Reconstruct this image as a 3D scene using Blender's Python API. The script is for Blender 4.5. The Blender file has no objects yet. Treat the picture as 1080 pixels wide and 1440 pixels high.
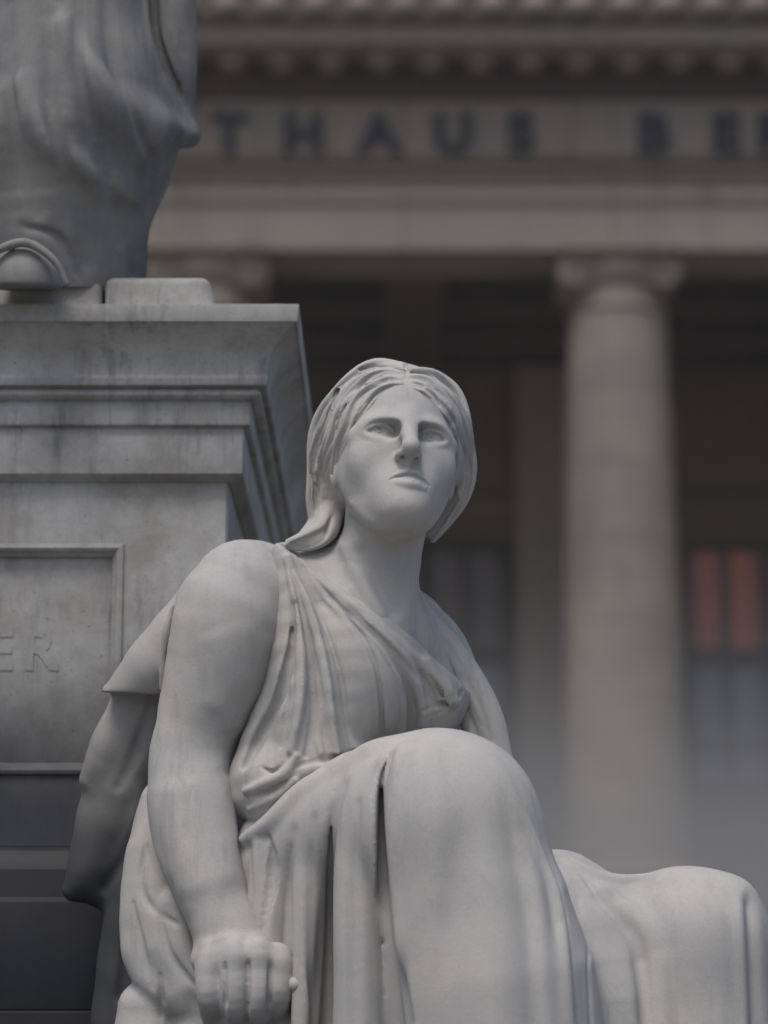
import bpy, bmesh, math, random
import numpy as np
from mathutils import Vector, Matrix
from concurrent.futures import ThreadPoolExecutor
R = math.radians
random.seed(7)
scene = bpy.context.scene
COL = scene.collection

# ------------------------------------------------------------------ camera
FPX = 3600.0                       # focal length in photograph pixels
TH = math.atan(730.0 / FPX)        # the camera looks up a little
CAM = np.array([0.0, 0.0, 1.6])
DIST = 5.2
SC = DIST / FPX                    # one sculpting unit in metres
XC = np.array([1.0, 0.0, 0.0])
YC = np.array([0.0, -math.sin(TH), math.cos(TH)])
ZC = np.array([0.0, -math.cos(TH), -math.sin(TH)])
cd = bpy.data.cameras.new('camera'); cam = bpy.data.objects.new('camera', cd); COL.objects.link(cam)
cam.location = CAM; cam.rotation_euler = (math.pi / 2 + TH, 0, 0)
cd.sensor_fit = 'VERTICAL'; cd.sensor_height = 36.0; cd.lens = FPX / 1440.0 * 36.0
cd.clip_start = 0.1; cd.clip_end = 2000
cd.dof.use_dof = True; cd.dof.focus_distance = 5.05; cd.dof.aperture_fstop = 2.0; cd.dof.aperture_blades = 0
scene.camera = cam

# ------------------------------------------------------------------ light
SUN_EL, SUN_AZ = R(63), R(205)     # overcast; the brighter part of the sky is above left, behind the viewer
w = bpy.data.worlds.new('World'); scene.world = w; w.use_nodes = True
nt = w.node_tree; nt.nodes.clear()
sky = nt.nodes.new('ShaderNodeTexSky'); sky.sky_type = 'NISHITA'; sky.sun_disc = False
sky.sun_elevation = SUN_EL; sky.sun_rotation = SUN_AZ
sky.air_density = 1.0; sky.dust_density = 4.0; sky.ozone_density = 1.0
bg = nt.nodes.new('ShaderNodeBackground'); bg.inputs['Strength'].default_value = 0.10
wo = nt.nodes.new('ShaderNodeOutputWorld')
nt.links.new(sky.outputs[0], bg.inputs[0]); nt.links.new(bg.outputs[0], wo.inputs[0])
sl = bpy.data.lights.new('sun', 'SUN'); sl.energy = 1.35; sl.angle = R(24); sl.color = (1.0, 0.98, 0.955)
sun = bpy.data.objects.new('sun', sl); COL.objects.link(sun)
sd = Vector((math.sin(SUN_AZ) * math.cos(SUN_EL), math.cos(SUN_AZ) * math.cos(SUN_EL), math.sin(SUN_EL)))
sun.rotation_euler = sd.to_track_quat('Z', 'Y').to_euler()
vs = scene.view_settings; vs.view_transform = 'Standard'; vs.look = 'None'; vs.gamma = 1; vs.use_curve_mapping = False
vs.exposure = 0.28
scene.cycles.use_denoising = True
scene.cycles.max_bounces = 6; scene.cycles.diffuse_bounces = 3

# ------------------------------------------------------------------ helpers
def tag(o, label=None, cat=None, group=None, kind=None):
    for k, v in (('label', label), ('category', cat), ('group', group), ('kind', kind)):
        if v: o[k] = v
    return o

def thing(name, loc, label, cat, group=None):
    o = bpy.data.objects.new(name, None); COL.objects.link(o); o.location = loc
    o.empty_display_size = 0.2
    return tag(o, label, cat, group)

def link(name, me, mat, parent=None):
    o = bpy.data.objects.new(name, me); COL.objects.link(o)
    if mat is not None and not me.materials: me.materials.append(mat)
    if parent is not None:
        o.parent = parent
        L = Vector((0, 0, 0)); q = parent
        while q is not None: L += q.location; q = q.parent
        o.location = -L                      # meshes are built in world coordinates
    return o

def np_mesh(name, v, f, smooth=True):
    me = bpy.data.meshes.new(name)
    v = np.ascontiguousarray(v, np.float32); f = np.ascontiguousarray(f, np.int32)
    n = f.shape[1]
    me.vertices.add(len(v)); me.vertices.foreach_set('co', v.ravel())
    me.loops.add(f.size); me.loops.foreach_set('vertex_index', f.ravel())
    me.polygons.add(len(f)); me.polygons.foreach_set('loop_start', np.arange(0, f.size, n, dtype=np.int32))
    me.polygons.foreach_set('use_smooth', np.full(len(f), smooth))
    me.update(calc_edges=True)
    return me

def bm_obj(name, bm, mat, parent=None, smooth=False, bevel=0):
    bmesh.ops.recalc_face_normals(bm, faces=bm.faces)
    me = bpy.data.meshes.new(name); bm.to_mesh(me); bm.free()
    if smooth: me.polygons.foreach_set('use_smooth', np.full(len(me.polygons), True))
    return link(name, me, mat, parent)

def box(bm, x0, x1, y0, y1, z0, z1, bev=0.0):
    b = bmesh.new()
    bmesh.ops.create_cube(b, size=1, matrix=Matrix.Translation(((x0+x1)/2, (y0+y1)/2, (z0+z1)/2)) @ Matrix.Diagonal((x1-x0, y1-y0, z1-z0, 1)))
    if bev > 0: bmesh.ops.bevel(b, geom=b.edges[:], offset=bev, segments=2, profile=0.7, affect='EDGES')
    me = bpy.data.meshes.new('t'); b.to_mesh(me); b.free(); bm.from_mesh(me); bpy.data.meshes.remove(me)

def at(px, py, Y):
    """world point seen at photograph pixel (px, py) on the vertical plane Y"""
    d = (px - 540) / FPX * XC + (720 - py) / FPX * YC - ZC
    return CAM + d * (Y / d[1])

# ------------------------------------------------------------------ sculpting kit: distance fields -> surface nets -> chisel strokes
def C(px, py, d=0.0):
    k = 1 - d / FPX
    return np.array([(px - 540) * k, (720 - py) * k, d])

def to_world(p):
    p = np.asarray(p, float)
    return CAM + SC * (p[:, :1] * XC + p[:, 1:2] * YC + (p[:, 2:3] - FPX) * ZC)

class Field:
    def __init__(s): s.pr = []
    def add(s, op, fn, c, r, k): s.pr.append((op, fn, np.array(c, np.float32), float(r), float(k))); return s
    # primitives -------------------------------------------------
    def ell(s, c, rad, k=20, op='u', M=None):
        c = np.array(c, np.float32); rad = np.array(rad, np.float32); Mt = None if M is None else np.array(M, np.float32)
        def fn(P, cen=None, br=0):
            q = P - c
            if Mt is not None: q = q @ Mt          # into the primitive's own axes
            k0 = np.sqrt(((q / rad) ** 2).sum(1)); k1 = np.sqrt(((q / rad ** 2) ** 2).sum(1)) + 1e-6
            return k0 * (k0 - 1) / k1
        return s.add(op, fn, c, rad.max(), k)
    def chain(s, pts, rs, k=20, op='u'):
        """tube through pts with a radius at each point"""
        pts = np.array(pts, np.float32); rs = np.broadcast_to(np.array(rs, np.float32), (len(pts),))
        c = pts.mean(0); R0 = (np.sqrt(((pts - c) ** 2).sum(1)) + rs).max()
        mid = (pts[1:] + pts[:-1]) / 2; ext = np.sqrt(((pts[1:] - pts[:-1]) ** 2).sum(1)) / 2 + np.maximum(rs[1:], rs[:-1])
        def fn(P, cen=None, br=0):
            best = None; ids = range(len(pts) - 1)
            if cen is not None:
                ids = np.where(np.sqrt(((mid - cen) ** 2).sum(1)) - ext < br + k + 24)[0]
                if not len(ids): return np.full(len(P), 1e4, np.float32)
            for i in ids:
                a, b = pts[i], pts[i+1]; ba = b - a
                h = np.clip(((P - a) @ ba) / max(float(ba @ ba), 1e-6), 0, 1)
                q = P - a - h[:, None] * ba
                dd = np.sqrt((q * q).sum(1)); rr = rs[i] + h * (rs[i+1] - rs[i])
                if best is None: best, br_ = dd, rr
                else:
                    m = dd < best; best = np.where(m, dd, best); br_ = np.where(m, rr, br_)
            return best - br_
        return s.add(op, fn, c, R0, k)
    def tube(s, pts, rs, k=20, op='u', step=None):
        """chain through a smooth curve"""
        pts = np.array(pts, float); rs = np.interp(np.linspace(0, 1, len(pts)), np.linspace(0, 1, np.size(rs)), np.atleast_1d(np.array(rs, float)))
        q = spline(np.hstack([pts, rs[:, None]]), step or max(9, rs.mean() * 0.45))
        return s.chain(q[:, :3], q[:, 3], k, op)
    # evaluation -------------------------------------------------
    def ev(s, P, cen=None, rad=0.0):
        P = P.astype(np.float32); d = np.full(len(P), 1e4, np.float32)
        for op, fn, c, r, k in s.pr:
            if cen is not None and np.sqrt(((cen - c) ** 2).sum()) - r > rad + k + 24: continue
            e = fn(P, cen, rad)
            if op == 'u':
                h = np.clip(0.5 + 0.5 * (d - e) / k, 0, 1)
                d = d + (e - d) * h - k * h * (1 - h)
            elif op == 's':
                h = np.clip(0.5 - 0.5 * (d + e) / k, 0, 1)
                d = d + (-e - d) * h + k * h * (1 - h)
            elif op == 'i':
                h = np.clip(0.5 - 0.5 * (e - d) / k, 0, 1)
                d = e + (d - e) * h + k * h * (1 - h)
        return d
    def on(s, pts, lift=0.0, step=14, it=25):
        """points of a pixel polyline laid on the first surface seen there (the sculptor's chisel following the form)"""
        q = spline(pts, step); d = np.full(len(q), 420.0)
        k = lambda d: 1 - d / FPX
        for _ in range(70):
            P = np.stack([(q[:, 0] - 540) * k(d), (720 - q[:, 1]) * k(d), d], 1)
            e = s.ev(P); d = np.where((e > 0.3) & (d > -420), d - np.maximum(e * 0.8, 0.3), d)
        for _ in range(it): d[1:-1] = d[1:-1] * 0.5 + (d[2:] + d[:-2]) * 0.25
        return [C(x, y, z + lift) for (x, y), z in zip(q, d)]
    def drape(s, pts, lift=0.0, step=9, it=6):
        """like on(), but past the silhouette the curve stays where the form comes closest"""
        q = spline(pts, step); ds = np.arange(260, -260, -4.0); D, Q = np.meshgrid(ds, np.arange(len(q)))
        k = 1 - D / FPX; P = np.stack([(q[Q, 0] - 540) * k, (720 - q[Q, 1]) * k, D], -1)
        v = s.ev(P.reshape(-1, 3)).reshape(len(q), -1); d = np.empty(len(q))
        for i in range(len(q)):
            neg = np.where(v[i] < 0)[0]
            if len(neg) and neg[0] > 0: j = neg[0]; t = v[i, j-1] / (v[i, j-1] - v[i, j]); d[i] = ds[j-1] - 4.0 * t
            else: d[i] = ds[v[i].argmin()]
        for _ in range(it): d[1:-1] = d[1:-1] * 0.5 + (d[2:] + d[:-2]) * 0.25
        return [C(x, y, z + lift) for (x, y), z in zip(q, d)]
    def carve(s, pts, r, lift=1.0, k=3, base=None, step=10, it=6, op='s'):
        return s.tube((base or s).on(pts, lift, step, it), r, k, op)
    def frozen(s):
        f = Field(); f.pr = list(s.pr); return f
    def mesh(s, lo, hi, h=2.0, B=20):
        lo = np.array(lo, float); hi = np.array(hi, float)
        nb = np.ceil((hi - lo) / (h * B)).astype(int)
        bi = np.stack(np.meshgrid(*[np.arange(n) for n in nb], indexing='ij'), -1).reshape(-1, 3)
        cen = lo + (bi + 0.5) * h * B; rad = h * B * 0.87
        d = s.ev(cen); act = bi[np.abs(d) < rad * 1.5 + 8]
        g = np.stack(np.meshgrid(*[np.arange(B + 1)] * 3, indexing='ij'), -1).reshape(-1, 3)
        N = (nb * B + 2).astype(np.int64)
        g3 = np.stack(np.meshgrid(*[np.arange(0, B + 1, B // 2)] * 3, indexing='ij'), -1).reshape(-1, 3)
        def job(b):
            o = lo + b * B * h; c = (o + B * h / 2).astype(np.float32)
            e3 = s.ev(o + g3 * h, c, rad)
            if np.abs(e3).min() > h * B * 0.95 and (e3 < 0).all() == (e3 < 0).any(): return None
            D = s.ev(o + g * h, c, rad).reshape(B + 1, B + 1, B + 1)
            neg = D < 0
            co = [(i, j, k) for i in (0, 1) for j in (0, 1) for k in (0, 1)]
            sub = lambda A, q: A[q[0]:q[0]+B, q[1]:q[1]+B, q[2]:q[2]+B]
            cnt = sum(sub(neg, q).astype(np.int8) for q in co)
            m = (cnt > 0) & (cnt < 8)
            if not m.any(): return None
            idx = np.argwhere(m)
            V = np.stack([sub(D, q)[m] for q in co], 1)       # n,8
            acc = np.zeros((len(idx), 3)); num = np.zeros(len(idx))
            for a in range(8):
                for ax in range(3):
                    if co[a][ax] == 0:
                        q = list(co[a]); q[ax] = 1; b2 = co.index(tuple(q))
                        va, vb = V[:, a], V[:, b2]; cr = (va < 0) != (vb < 0)
                        t = np.where(cr, va / np.where(cr, va - vb, 1), 0)
                        p = np.tile(np.array(co[a], float), (len(idx), 1)); p[:, ax] += t
                        acc += p * cr[:, None]; num += cr
            gi = idx + b * B
            pos = lo + (gi + acc / num[:, None]) * h
            key = (gi[:, 0] * N[1] + gi[:, 1]) * N[2] + gi[:, 2]
            s0 = V[:, 0] < 0
            e = np.stack([s0 != (V[:, co.index((1, 0, 0))] < 0), s0 != (V[:, co.index((0, 1, 0))] < 0), s0 != (V[:, co.index((0, 0, 1))] < 0)], 1)
            return key, pos, e, s0
        with ThreadPoolExecutor(4) as ex: res = [r for r in ex.map(job, act) if r is not None]
        key = np.concatenate([r[0] for r in res]); pos = np.concatenate([r[1] for r in res])
        e = np.concatenate([r[2] for r in res]); s0 = np.concatenate([r[3] for r in res])
        o = np.argsort(key); key, pos, e, s0 = key[o], pos[o], e[o], s0[o]
        st = np.array([N[1] * N[2], N[2], 1]); F = []
        for ax in range(3):
            a, b = (ax + 1) % 3, (ax + 2) % 3
            sel = np.where(e[:, ax])[0]; k = key[sel]
            q = np.stack([k, k - st[a], k - st[a] - st[b], k - st[b]], 1)
            j = np.searchsorted(key, q); j = np.clip(j, 0, len(key) - 1)
            ok = (key[j] == q).all(1); j = j[ok]; fl = s0[sel][ok]
            j[~fl] = j[~fl][:, ::-1]
            F.append(j)
        return Sculpt(pos, np.concatenate(F))

def spline(pts, step=5.0):
    P = np.array(pts, float)
    if len(P) == 2: n = max(2, int(np.linalg.norm((P[1] - P[0])[:3]) / step)); t = np.linspace(0, 1, n + 1)[:, None]; return P[0] + (P[1] - P[0]) * t
    Q = np.vstack([2 * P[0] - P[1], P, 2 * P[-1] - P[-2]]); out = []
    for i in range(1, len(Q) - 2):
        n = max(1, int(np.linalg.norm((Q[i+1] - Q[i])[:3]) / step))
        for t in np.arange(n) / n:
            out.append(0.5 * (2 * Q[i] + (Q[i+1] - Q[i-1]) * t + (2*Q[i-1] - 5*Q[i] + 4*Q[i+1] - Q[i+2]) * t*t + (-Q[i-1] + 3*Q[i] - 3*Q[i+1] + Q[i+2]) * t**3))
    out.append(P[-1]); return np.array(out)

class Sculpt:
    def __init__(s, v, f): s.v = v; s.f = f; s.n = None
    def normals(s):
        v, f = s.v, s.f; fn = np.cross(v[f[:, 2]] - v[f[:, 0]], v[f[:, 3]] - v[f[:, 1]])
        n = np.zeros_like(v)
        for i in range(4):
            for c in range(3): n[:, c] += np.bincount(f[:, i], fn[:, c], len(v))
        s.n = n / (np.linalg.norm(n, axis=1, keepdims=True) + 1e-9); return s
    def smooth(s, it=1, lam=0.5, mask=None):
        f = s.f; a = np.concatenate([f[:, i] for i in range(4)] * 2); b = np.concatenate([f[:, (i+1) % 4] for i in range(4)] + [f[:, (i-1) % 4] for i in range(4)])
        cnt = np.bincount(a, minlength=len(s.v)).astype(float) + 1e-9
        lam = lam if mask is None else (lam * mask)[:, None]
        for _ in range(it):
            m = np.stack([np.bincount(a, s.v[b, c], len(s.v)) for c in range(3)], 1) / cnt[:, None]
            s.v = s.v + lam * (m - s.v)
        return s
    def px(s):
        k = 1 - s.v[:, 2] / FPX
        return 540 + s.v[:, 0] / k, 720 - s.v[:, 1] / k
    def strokes(s, L):
        """chisel strokes: dicts p (polyline, photograph pixels), w (width), a (height, <0 = groove), and
        prof: g round, s = sharp on the left-hand side of the stroke / soft on the other, S = mirrored, v = sharp ridge"""
        s.normals(); X, Y = s.px(); disp = np.zeros(len(s.v)); face = np.clip(s.n[:, 2] * 3 - 0.05, 0, 1)
        for q in L:
            P = spline(q['p'], q.get('step', 5.0)); w = q.get('w', 8.0); a = q.get('a', 4.0)
            W = np.interp(np.linspace(0, 1, len(P)), np.linspace(0, 1, np.size(w)), np.atleast_1d(w))
            A = np.interp(np.linspace(0, 1, len(P)), np.linspace(0, 1, np.size(a)), np.atleast_1d(a))
            t0, t1 = q.get('t', (0.15, 0.15)); u = np.linspace(0, 1, len(P))
            ss = lambda x: np.clip(x, 0, 1) ** 2 * (3 - 2 * np.clip(x, 0, 1))
            A = A * (ss(u / t0) if t0 > 0 else 1) * (ss((1 - u) / t1) if t1 > 0 else 1)
            mw = W.max() * 3
            sel = np.where((X > P[:, 0].min() - mw) & (X < P[:, 0].max() + mw) & (Y > P[:, 1].min() - mw) & (Y < P[:, 1].max() + mw) & (face > 0))[0]
            if 'd' in q: sel = sel[(s.v[sel, 2] > q['d'][0]) & (s.v[sel, 2] < q['d'][1])]
            if not len(sel): continue
            x, y = X[sel], Y[sel]; bd = np.full(len(sel), 1e9); ba = np.zeros(len(sel)); bw = np.ones(len(sel)); bs = np.ones(len(sel))
            for i in range(len(P) - 1):
                dx, dy = P[i+1] - P[i]; ll = dx*dx + dy*dy + 1e-9
                h = ((x - P[i, 0]) * dx + (y - P[i, 1]) * dy) / ll; hc = np.clip(h, 0, 1)
                ex, ey = x - P[i, 0] - hc * dx, y - P[i, 1] - hc * dy; dd = np.hypot(ex, ey); m = dd < bd
                bd = np.where(m, dd, bd); ba = np.where(m, A[i] + hc * (A[i+1] - A[i]), ba); bw = np.where(m, W[i] + hc * (W[i+1] - W[i]), bw)
                bs = np.where(m, np.sign(dx * ey - dy * ex), bs)     # +1 = right-hand side of the stroke on the picture
            pr = q.get('prof', 'g')
            if pr == 'g': z = np.exp(-(bd / bw) ** 2)
            elif pr == 'v': z = np.exp(-bd / bw * 1.2)
            else:
                sh = bs < 0 if pr == 's' else bs > 0
                z = np.exp(-(bd / np.where(sh, bw * q.get('r', 0.3), bw * 1.5)) ** 2)
            disp[sel] += ba * z * face[sel]
        s.v = s.v + disp[:, None] * s.n; return s
    def jitter(s, a, sc, seed=0):
        """slow unevenness of hand-cut stone"""
        rng = np.random.RandomState(seed); d = np.zeros(len(s.v))
        for i in range(6):
            k = rng.normal(size=3); k *= 2 * np.pi / sc / np.linalg.norm(k) * rng.uniform(0.6, 1.6)
            d += np.sin(s.v @ k + rng.uniform(0, 6.28))
        s.normals(); s.v = s.v + (a * d / 3)[:, None] * s.n; return s
    def out(s, name, mat, parent): return link(name, np_mesh(name, to_world(s.v), s.f), mat, parent)
# ------------------------------------------------------------------ materials
def new_mat(name):
    m = bpy.data.materials.new(name); m.use_nodes = True; nt = m.node_tree
    return m, nt, nt.nodes['Principled BSDF']
def N(nt, t, **kw):
    n = nt.nodes.new(t)
    for k, v in kw.items():
        if k in n.inputs: n.inputs[k].default_value = v
        else: setattr(n, k, v)
    return n
def ramp(nt, src, stops):
    r = nt.nodes.new('ShaderNodeValToRGB'); e = r.color_ramp.elements
    while len(e) < len(stops): e.new(0.5)
    for i, (p, c) in enumerate(stops): e[i].position = p; e[i].color = (*c, 1) if len(c) == 3 else c
    nt.links.new(src, r.inputs[0]); return r.outputs[0]
def mix(nt, f, a, b, mode='MIX'):
    m = nt.nodes.new('ShaderNodeMix'); m.data_type = 'RGBA'; m.blend_type = mode
    for v, i in ((f, 0), (a, 6), (b, 7)):
        if isinstance(v, (int, float)): m.inputs[i].default_value = v
        elif isinstance(v, tuple): m.inputs[i].default_value = (*v, 1)
        else: nt.links.new(v, m.inputs[i])
    return m.outputs[2]
def coords(nt, scale=(1, 1, 1)):
    g = nt.nodes.new('ShaderNodeNewGeometry'); mp = nt.nodes.new('ShaderNodeMapping'); mp.inputs['Scale'].default_value = scale
    nt.links.new(g.outputs['Position'], mp.inputs[0]); return mp.outputs[0]
def noise(nt, co, s, det=5, rough=0.6, dist=0.0):
    n = N(nt, 'ShaderNodeTexNoise', Scale=s, Detail=det, Roughness=rough, Distortion=dist); nt.links.new(co, n.inputs['Vector']); return n.outputs['Fac']
def bump(nt, b, h, st, dist):
    n = N(nt, 'ShaderNodeBump', Strength=st, Distance=dist); nt.links.new(h, n.inputs['Height']); nt.links.new(n.outputs[0], b.inputs['Normal'])

def stone(name, base, dark, warm, rough=0.75, streak=0.5, scale=1.0, vein=None, fine=0.0006, pits=0.0, low_shade=None):
    m, nt, b = new_mat(name); co = coords(nt)
    c = mix(nt, ramp(nt, noise(nt, co, 3.0 * scale, 6, 0.65), [(0.38, (0, 0, 0)), (0.66, (1, 1, 1))]), base, warm)
    st = coords(nt, (9 * scale, 9 * scale, 1.1 * scale))
    s = ramp(nt, noise(nt, st, 1.6, 6, 0.7), [(0.5, (0, 0, 0)), (0.75, (1, 1, 1))])
    big = ramp(nt, noise(nt, co, 1.7 * scale, 3, 0.5), [(0.4, (0, 0, 0)), (0.65, (1, 1, 1))])
    f = nt.nodes.new('ShaderNodeMath'); f.operation = 'MULTIPLY'; nt.links.new(s, f.inputs[0]); nt.links.new(big, f.inputs[1])
    f2 = nt.nodes.new('ShaderNodeMath'); f2.operation = 'MULTIPLY'; nt.links.new(f.outputs[0], f2.inputs[0]); f2.inputs[1].default_value = streak
    c = mix(nt, f2.outputs[0], c, dark)
    if vein:
        v = ramp(nt, noise(nt, co, 5 * scale, 8, 0.7, 1.2), [(0.485, (0, 0, 0)), (0.5, (1, 1, 1)), (0.515, (0, 0, 0))])
        v2 = nt.nodes.new('ShaderNodeMath'); v2.operation = 'MULTIPLY'; nt.links.new(v, v2.inputs[0]); v2.inputs[1].default_value = vein
        c = mix(nt, v2.outputs[0], c, dark)
    if pits:
        sp = ramp(nt, noise(nt, co, 60 * scale, 3, 0.6), [(0.66, (0, 0, 0)), (0.74, (1, 1, 1))])
        p2 = nt.nodes.new('ShaderNodeMath'); p2.operation = 'MULTIPLY'; nt.links.new(sp, p2.inputs[0]); p2.inputs[1].default_value = pits
        c = mix(nt, p2.outputs[0], c, dark)
    g = ramp(nt, noise(nt, co, 240 * scale, 2, 0.6), [(0.3, (0.9, 0.9, 0.9)), (0.7, (1, 1, 1))])
    c = mix(nt, 1.0, c, g, 'MULTIPLY')
    if low_shade:                       # shade of the lower left painted into the colour by height: (height where it starts, height where it is full, strength, colour)
        z1, z0, amt, cc = low_shade
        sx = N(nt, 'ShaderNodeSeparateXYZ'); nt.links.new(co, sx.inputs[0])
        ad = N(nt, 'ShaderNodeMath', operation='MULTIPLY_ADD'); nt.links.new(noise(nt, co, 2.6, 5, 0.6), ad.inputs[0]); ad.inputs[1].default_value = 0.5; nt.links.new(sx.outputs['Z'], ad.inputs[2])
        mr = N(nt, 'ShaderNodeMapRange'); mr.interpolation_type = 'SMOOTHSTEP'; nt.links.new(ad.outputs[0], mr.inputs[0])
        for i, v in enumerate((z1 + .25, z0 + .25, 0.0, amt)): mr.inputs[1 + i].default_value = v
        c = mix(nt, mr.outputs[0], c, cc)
    nt.links.new(c, b.inputs['Base Color']); b.inputs['Roughness'].default_value = rough
    b.inputs['Specular IOR Level'].default_value = 0.3
    bump(nt, b, noise(nt, co, 90 * scale, 8, 0.75), 0.7, fine)
    return m
MARBLE = stone('marble', (0.41, 0.405, 0.397), (0.15, 0.152, 0.157), (0.48, 0.462, 0.43), 0.7, 0.55, 1.6, 0.10, 0.0014, 0.15)
MARBLE_SHADE = stone('shaded_marble', (0.38, 0.372, 0.36), (0.20, 0.20, 0.20), (0.43, 0.41, 0.385), 0.75, 0.4, 1.0, None, 0.0007, 0.12, (2.46, 1.85, 0.92, (0.022, 0.025, 0.03)))  # cloak marble with the lower-left shade blended into its colour
MARBLE_PED = stone('veined_marble', (0.49, 0.484, 0.47), (0.12, 0.125, 0.145), (0.32, 0.31, 0.285), 0.7, 1.0, 1.7, 0.22, 0.0012, 0.8, (2.64, 2.06, 0.95, (0.03, 0.033, 0.04)))  # pedestal marble; shade is painted into its lower part
MARBLE_SOOT = stone('sooty_marble', (0.15, 0.152, 0.157), (0.05, 0.052, 0.06), (0.30, 0.295, 0.28), 0.8, 0.8, 0.8, None, 0.0008)
GRANITE_SHADE = stone('shade_dark_granite', (0.022, 0.024, 0.028), (0.012, 0.012, 0.015), (0.03, 0.03, 0.033), 0.6, 0.5, 1.0)  # near-black tone puts the dimness of the lower left into the stone
SANDSTONE = stone('sandstone', (0.255, 0.232, 0.203), (0.06, 0.057, 0.055), (0.29, 0.24, 0.195), 0.85, 0.8, 0.22, None, 0.003)
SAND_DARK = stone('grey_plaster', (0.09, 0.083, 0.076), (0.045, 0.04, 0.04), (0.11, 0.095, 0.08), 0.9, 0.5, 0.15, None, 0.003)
def plain(name, col, rough=0.5, metal=0.0):
    m, nt, b = new_mat(name); co = coords(nt)
    c = mix(nt, noise(nt, co, 3.0, 4), tuple(x * 0.8 for x in col), tuple(min(1, x * 1.2) for x in col))
    nt.links.new(c, b.inputs['Base Color']); b.inputs['Roughness'].default_value = rough; b.inputs['Metallic'].default_value = metal
    return m
# ------------------------------------------------------------------ ground
def sheet(name, x0, x1, y0, y1, z, mat):
    me = bpy.data.meshes.new(name); me.from_pydata([(x0, y0, z), (x1, y0, z), (x1, y1, z), (x0, y1, z)], [], [(0, 1, 2, 3)])
    o = link(name, me, mat); tag(o, kind='structure'); return o
PAVING = stone('paving_stone', (0.19, 0.185, 0.178), (0.10, 0.097, 0.095), (0.22, 0.212, 0.2), 0.85, 0.4, 0.4, None, 0.002)
sheet('ground', -400, 400, -300, 700, 0.0, PAVING)

# ------------------------------------------------------------------ monument: granite base, marble pedestal, standing figure's slabs
MB = thing('monument_base', (0.1, 5.6, 0), 'shade-dark granite stepped base under the seated marble woman and the pedestal', 'plinth')
bm = bmesh.new(); box(bm, -3.2, 1.6, 4.55, 9.2, 0.0, 0.32, 0.02); bm_obj('step', bm, GRANITE_SHADE, MB)
bm = bmesh.new(); box(bm, -2.9, 1.25, 4.62, 8.9, 0.32, 1.455, 0.015); bm_obj('block', bm, GRANITE_SHADE, MB)

YD = 5.56                                            # front plane of the die
XR = at(320, 720, YD)[0]; XL = XR - 2.05; YB = YD + 2.6
PD = thing('pedestal', ((XL + XR) / 2, (YD + YB) / 2, 1.455), 'veined grey marble pedestal with stepped cornice and framed panel carved ER', 'pedestal')

def sweep(name, prof, mat, parent, cap_top=True, cap_bottom=True, bev=0.0022):
    """mouldings carried round the pedestal: prof = [(photo row, projection)] from top to bottom"""
    bm = bmesh.new(); loops = []
    for py, o in prof:
        z = at(300, py, YD - o)[2] if py > -9000 else py
        loops.append([bm.verts.new(p) for p in ((XL - o, YD - o, z), (XR + o, YD - o, z), (XR + o, YB + o, z), (XL - o, YB + o, z))])
    for a, b in zip(loops, loops[1:]):
        for i in range(4): bm.faces.new((a[i], a[(i+1) % 4], b[(i+1) % 4], b[i]))
    if cap_top: bm.faces.new(loops[0])
    if cap_bottom: bm.faces.new(loops[-1][::-1])
    bmesh.ops.recalc_face_normals(bm, faces=bm.faces)
    if bev:
        ed = [e for e in bm.edges if len(e.link_faces) == 2 and e.calc_face_angle(0) > R(28)]
        bmesh.ops.bevel(bm, geom=ed, offset=bev, segments=2, profile=0.6, affect='EDGES', clamp_overlap=True)
    for f in bm.faces: f.smooth = True
    me = bpy.data.meshes.new(name); bm.to_mesh(me); bm.free()
    me.set_sharp_from_angle(angle=R(24))
    return link(name, me, mat, parent)

cove = [(455 + 73 * t, 0.150 - 0.062 * math.sin(t * math.pi / 2) ** 0.8) for t in np.linspace(0, 1, 14)]
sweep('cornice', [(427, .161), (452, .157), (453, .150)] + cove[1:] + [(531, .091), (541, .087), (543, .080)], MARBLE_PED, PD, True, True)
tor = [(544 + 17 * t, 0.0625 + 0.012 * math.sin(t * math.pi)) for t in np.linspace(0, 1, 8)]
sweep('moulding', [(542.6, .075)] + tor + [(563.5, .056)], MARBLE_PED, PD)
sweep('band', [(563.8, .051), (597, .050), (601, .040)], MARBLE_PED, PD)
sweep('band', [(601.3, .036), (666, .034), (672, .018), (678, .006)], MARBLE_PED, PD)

# die with a sunk panel: rings of quads round the panel opening
xp1 = at(175, 770, YD)[0]; zp1 = at(200, 765, YD)[2]; xp0 = XL + (XR - xp1); zp0 = at(200, 1090, YD)[2]
zt = at(200, 678.4, YD)[2]; zb = at(200, 1190, YD)[2]
bm = bmesh.new()
def ring(i, y): return [bm.verts.new(p) for p in ((xp0 + i, y, zp0 + i), (xp1 - i, y, zp0 + i), (xp1 - i, y, zp1 - i), (xp0 + i, y, zp1 - i))]
outer = [bm.verts.new(p) for p in ((XL, YD, zb), (XR, YD, zb), (XR, YD, zt), (XL, YD, zt))]
back = [bm.verts.new(p) for p in ((XL, YB, zb), (XR, YB, zb), (XR, YB, zt), (XL, YB, zt))]
rings = [outer, ring(0, YD), ring(0.002, YD - 0.007), ring(0.010, YD - 0.009), ring(0.016, YD - 0.004), ring(0.020, YD + 0.004), ring(0.026, YD + 0.010), ring(0.030, YD + 0.024)]
for a, b in zip(rings, rings[1:]):
    for i in range(4): bm.faces.new((a[i], a[(i+1) % 4], b[(i+1) % 4], b[i]))
for i in range(4): bm.faces.new((outer[i], outer[(i+1) % 4], back[(i+1) % 4], back[i]))
bm.faces.new(back)
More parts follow.
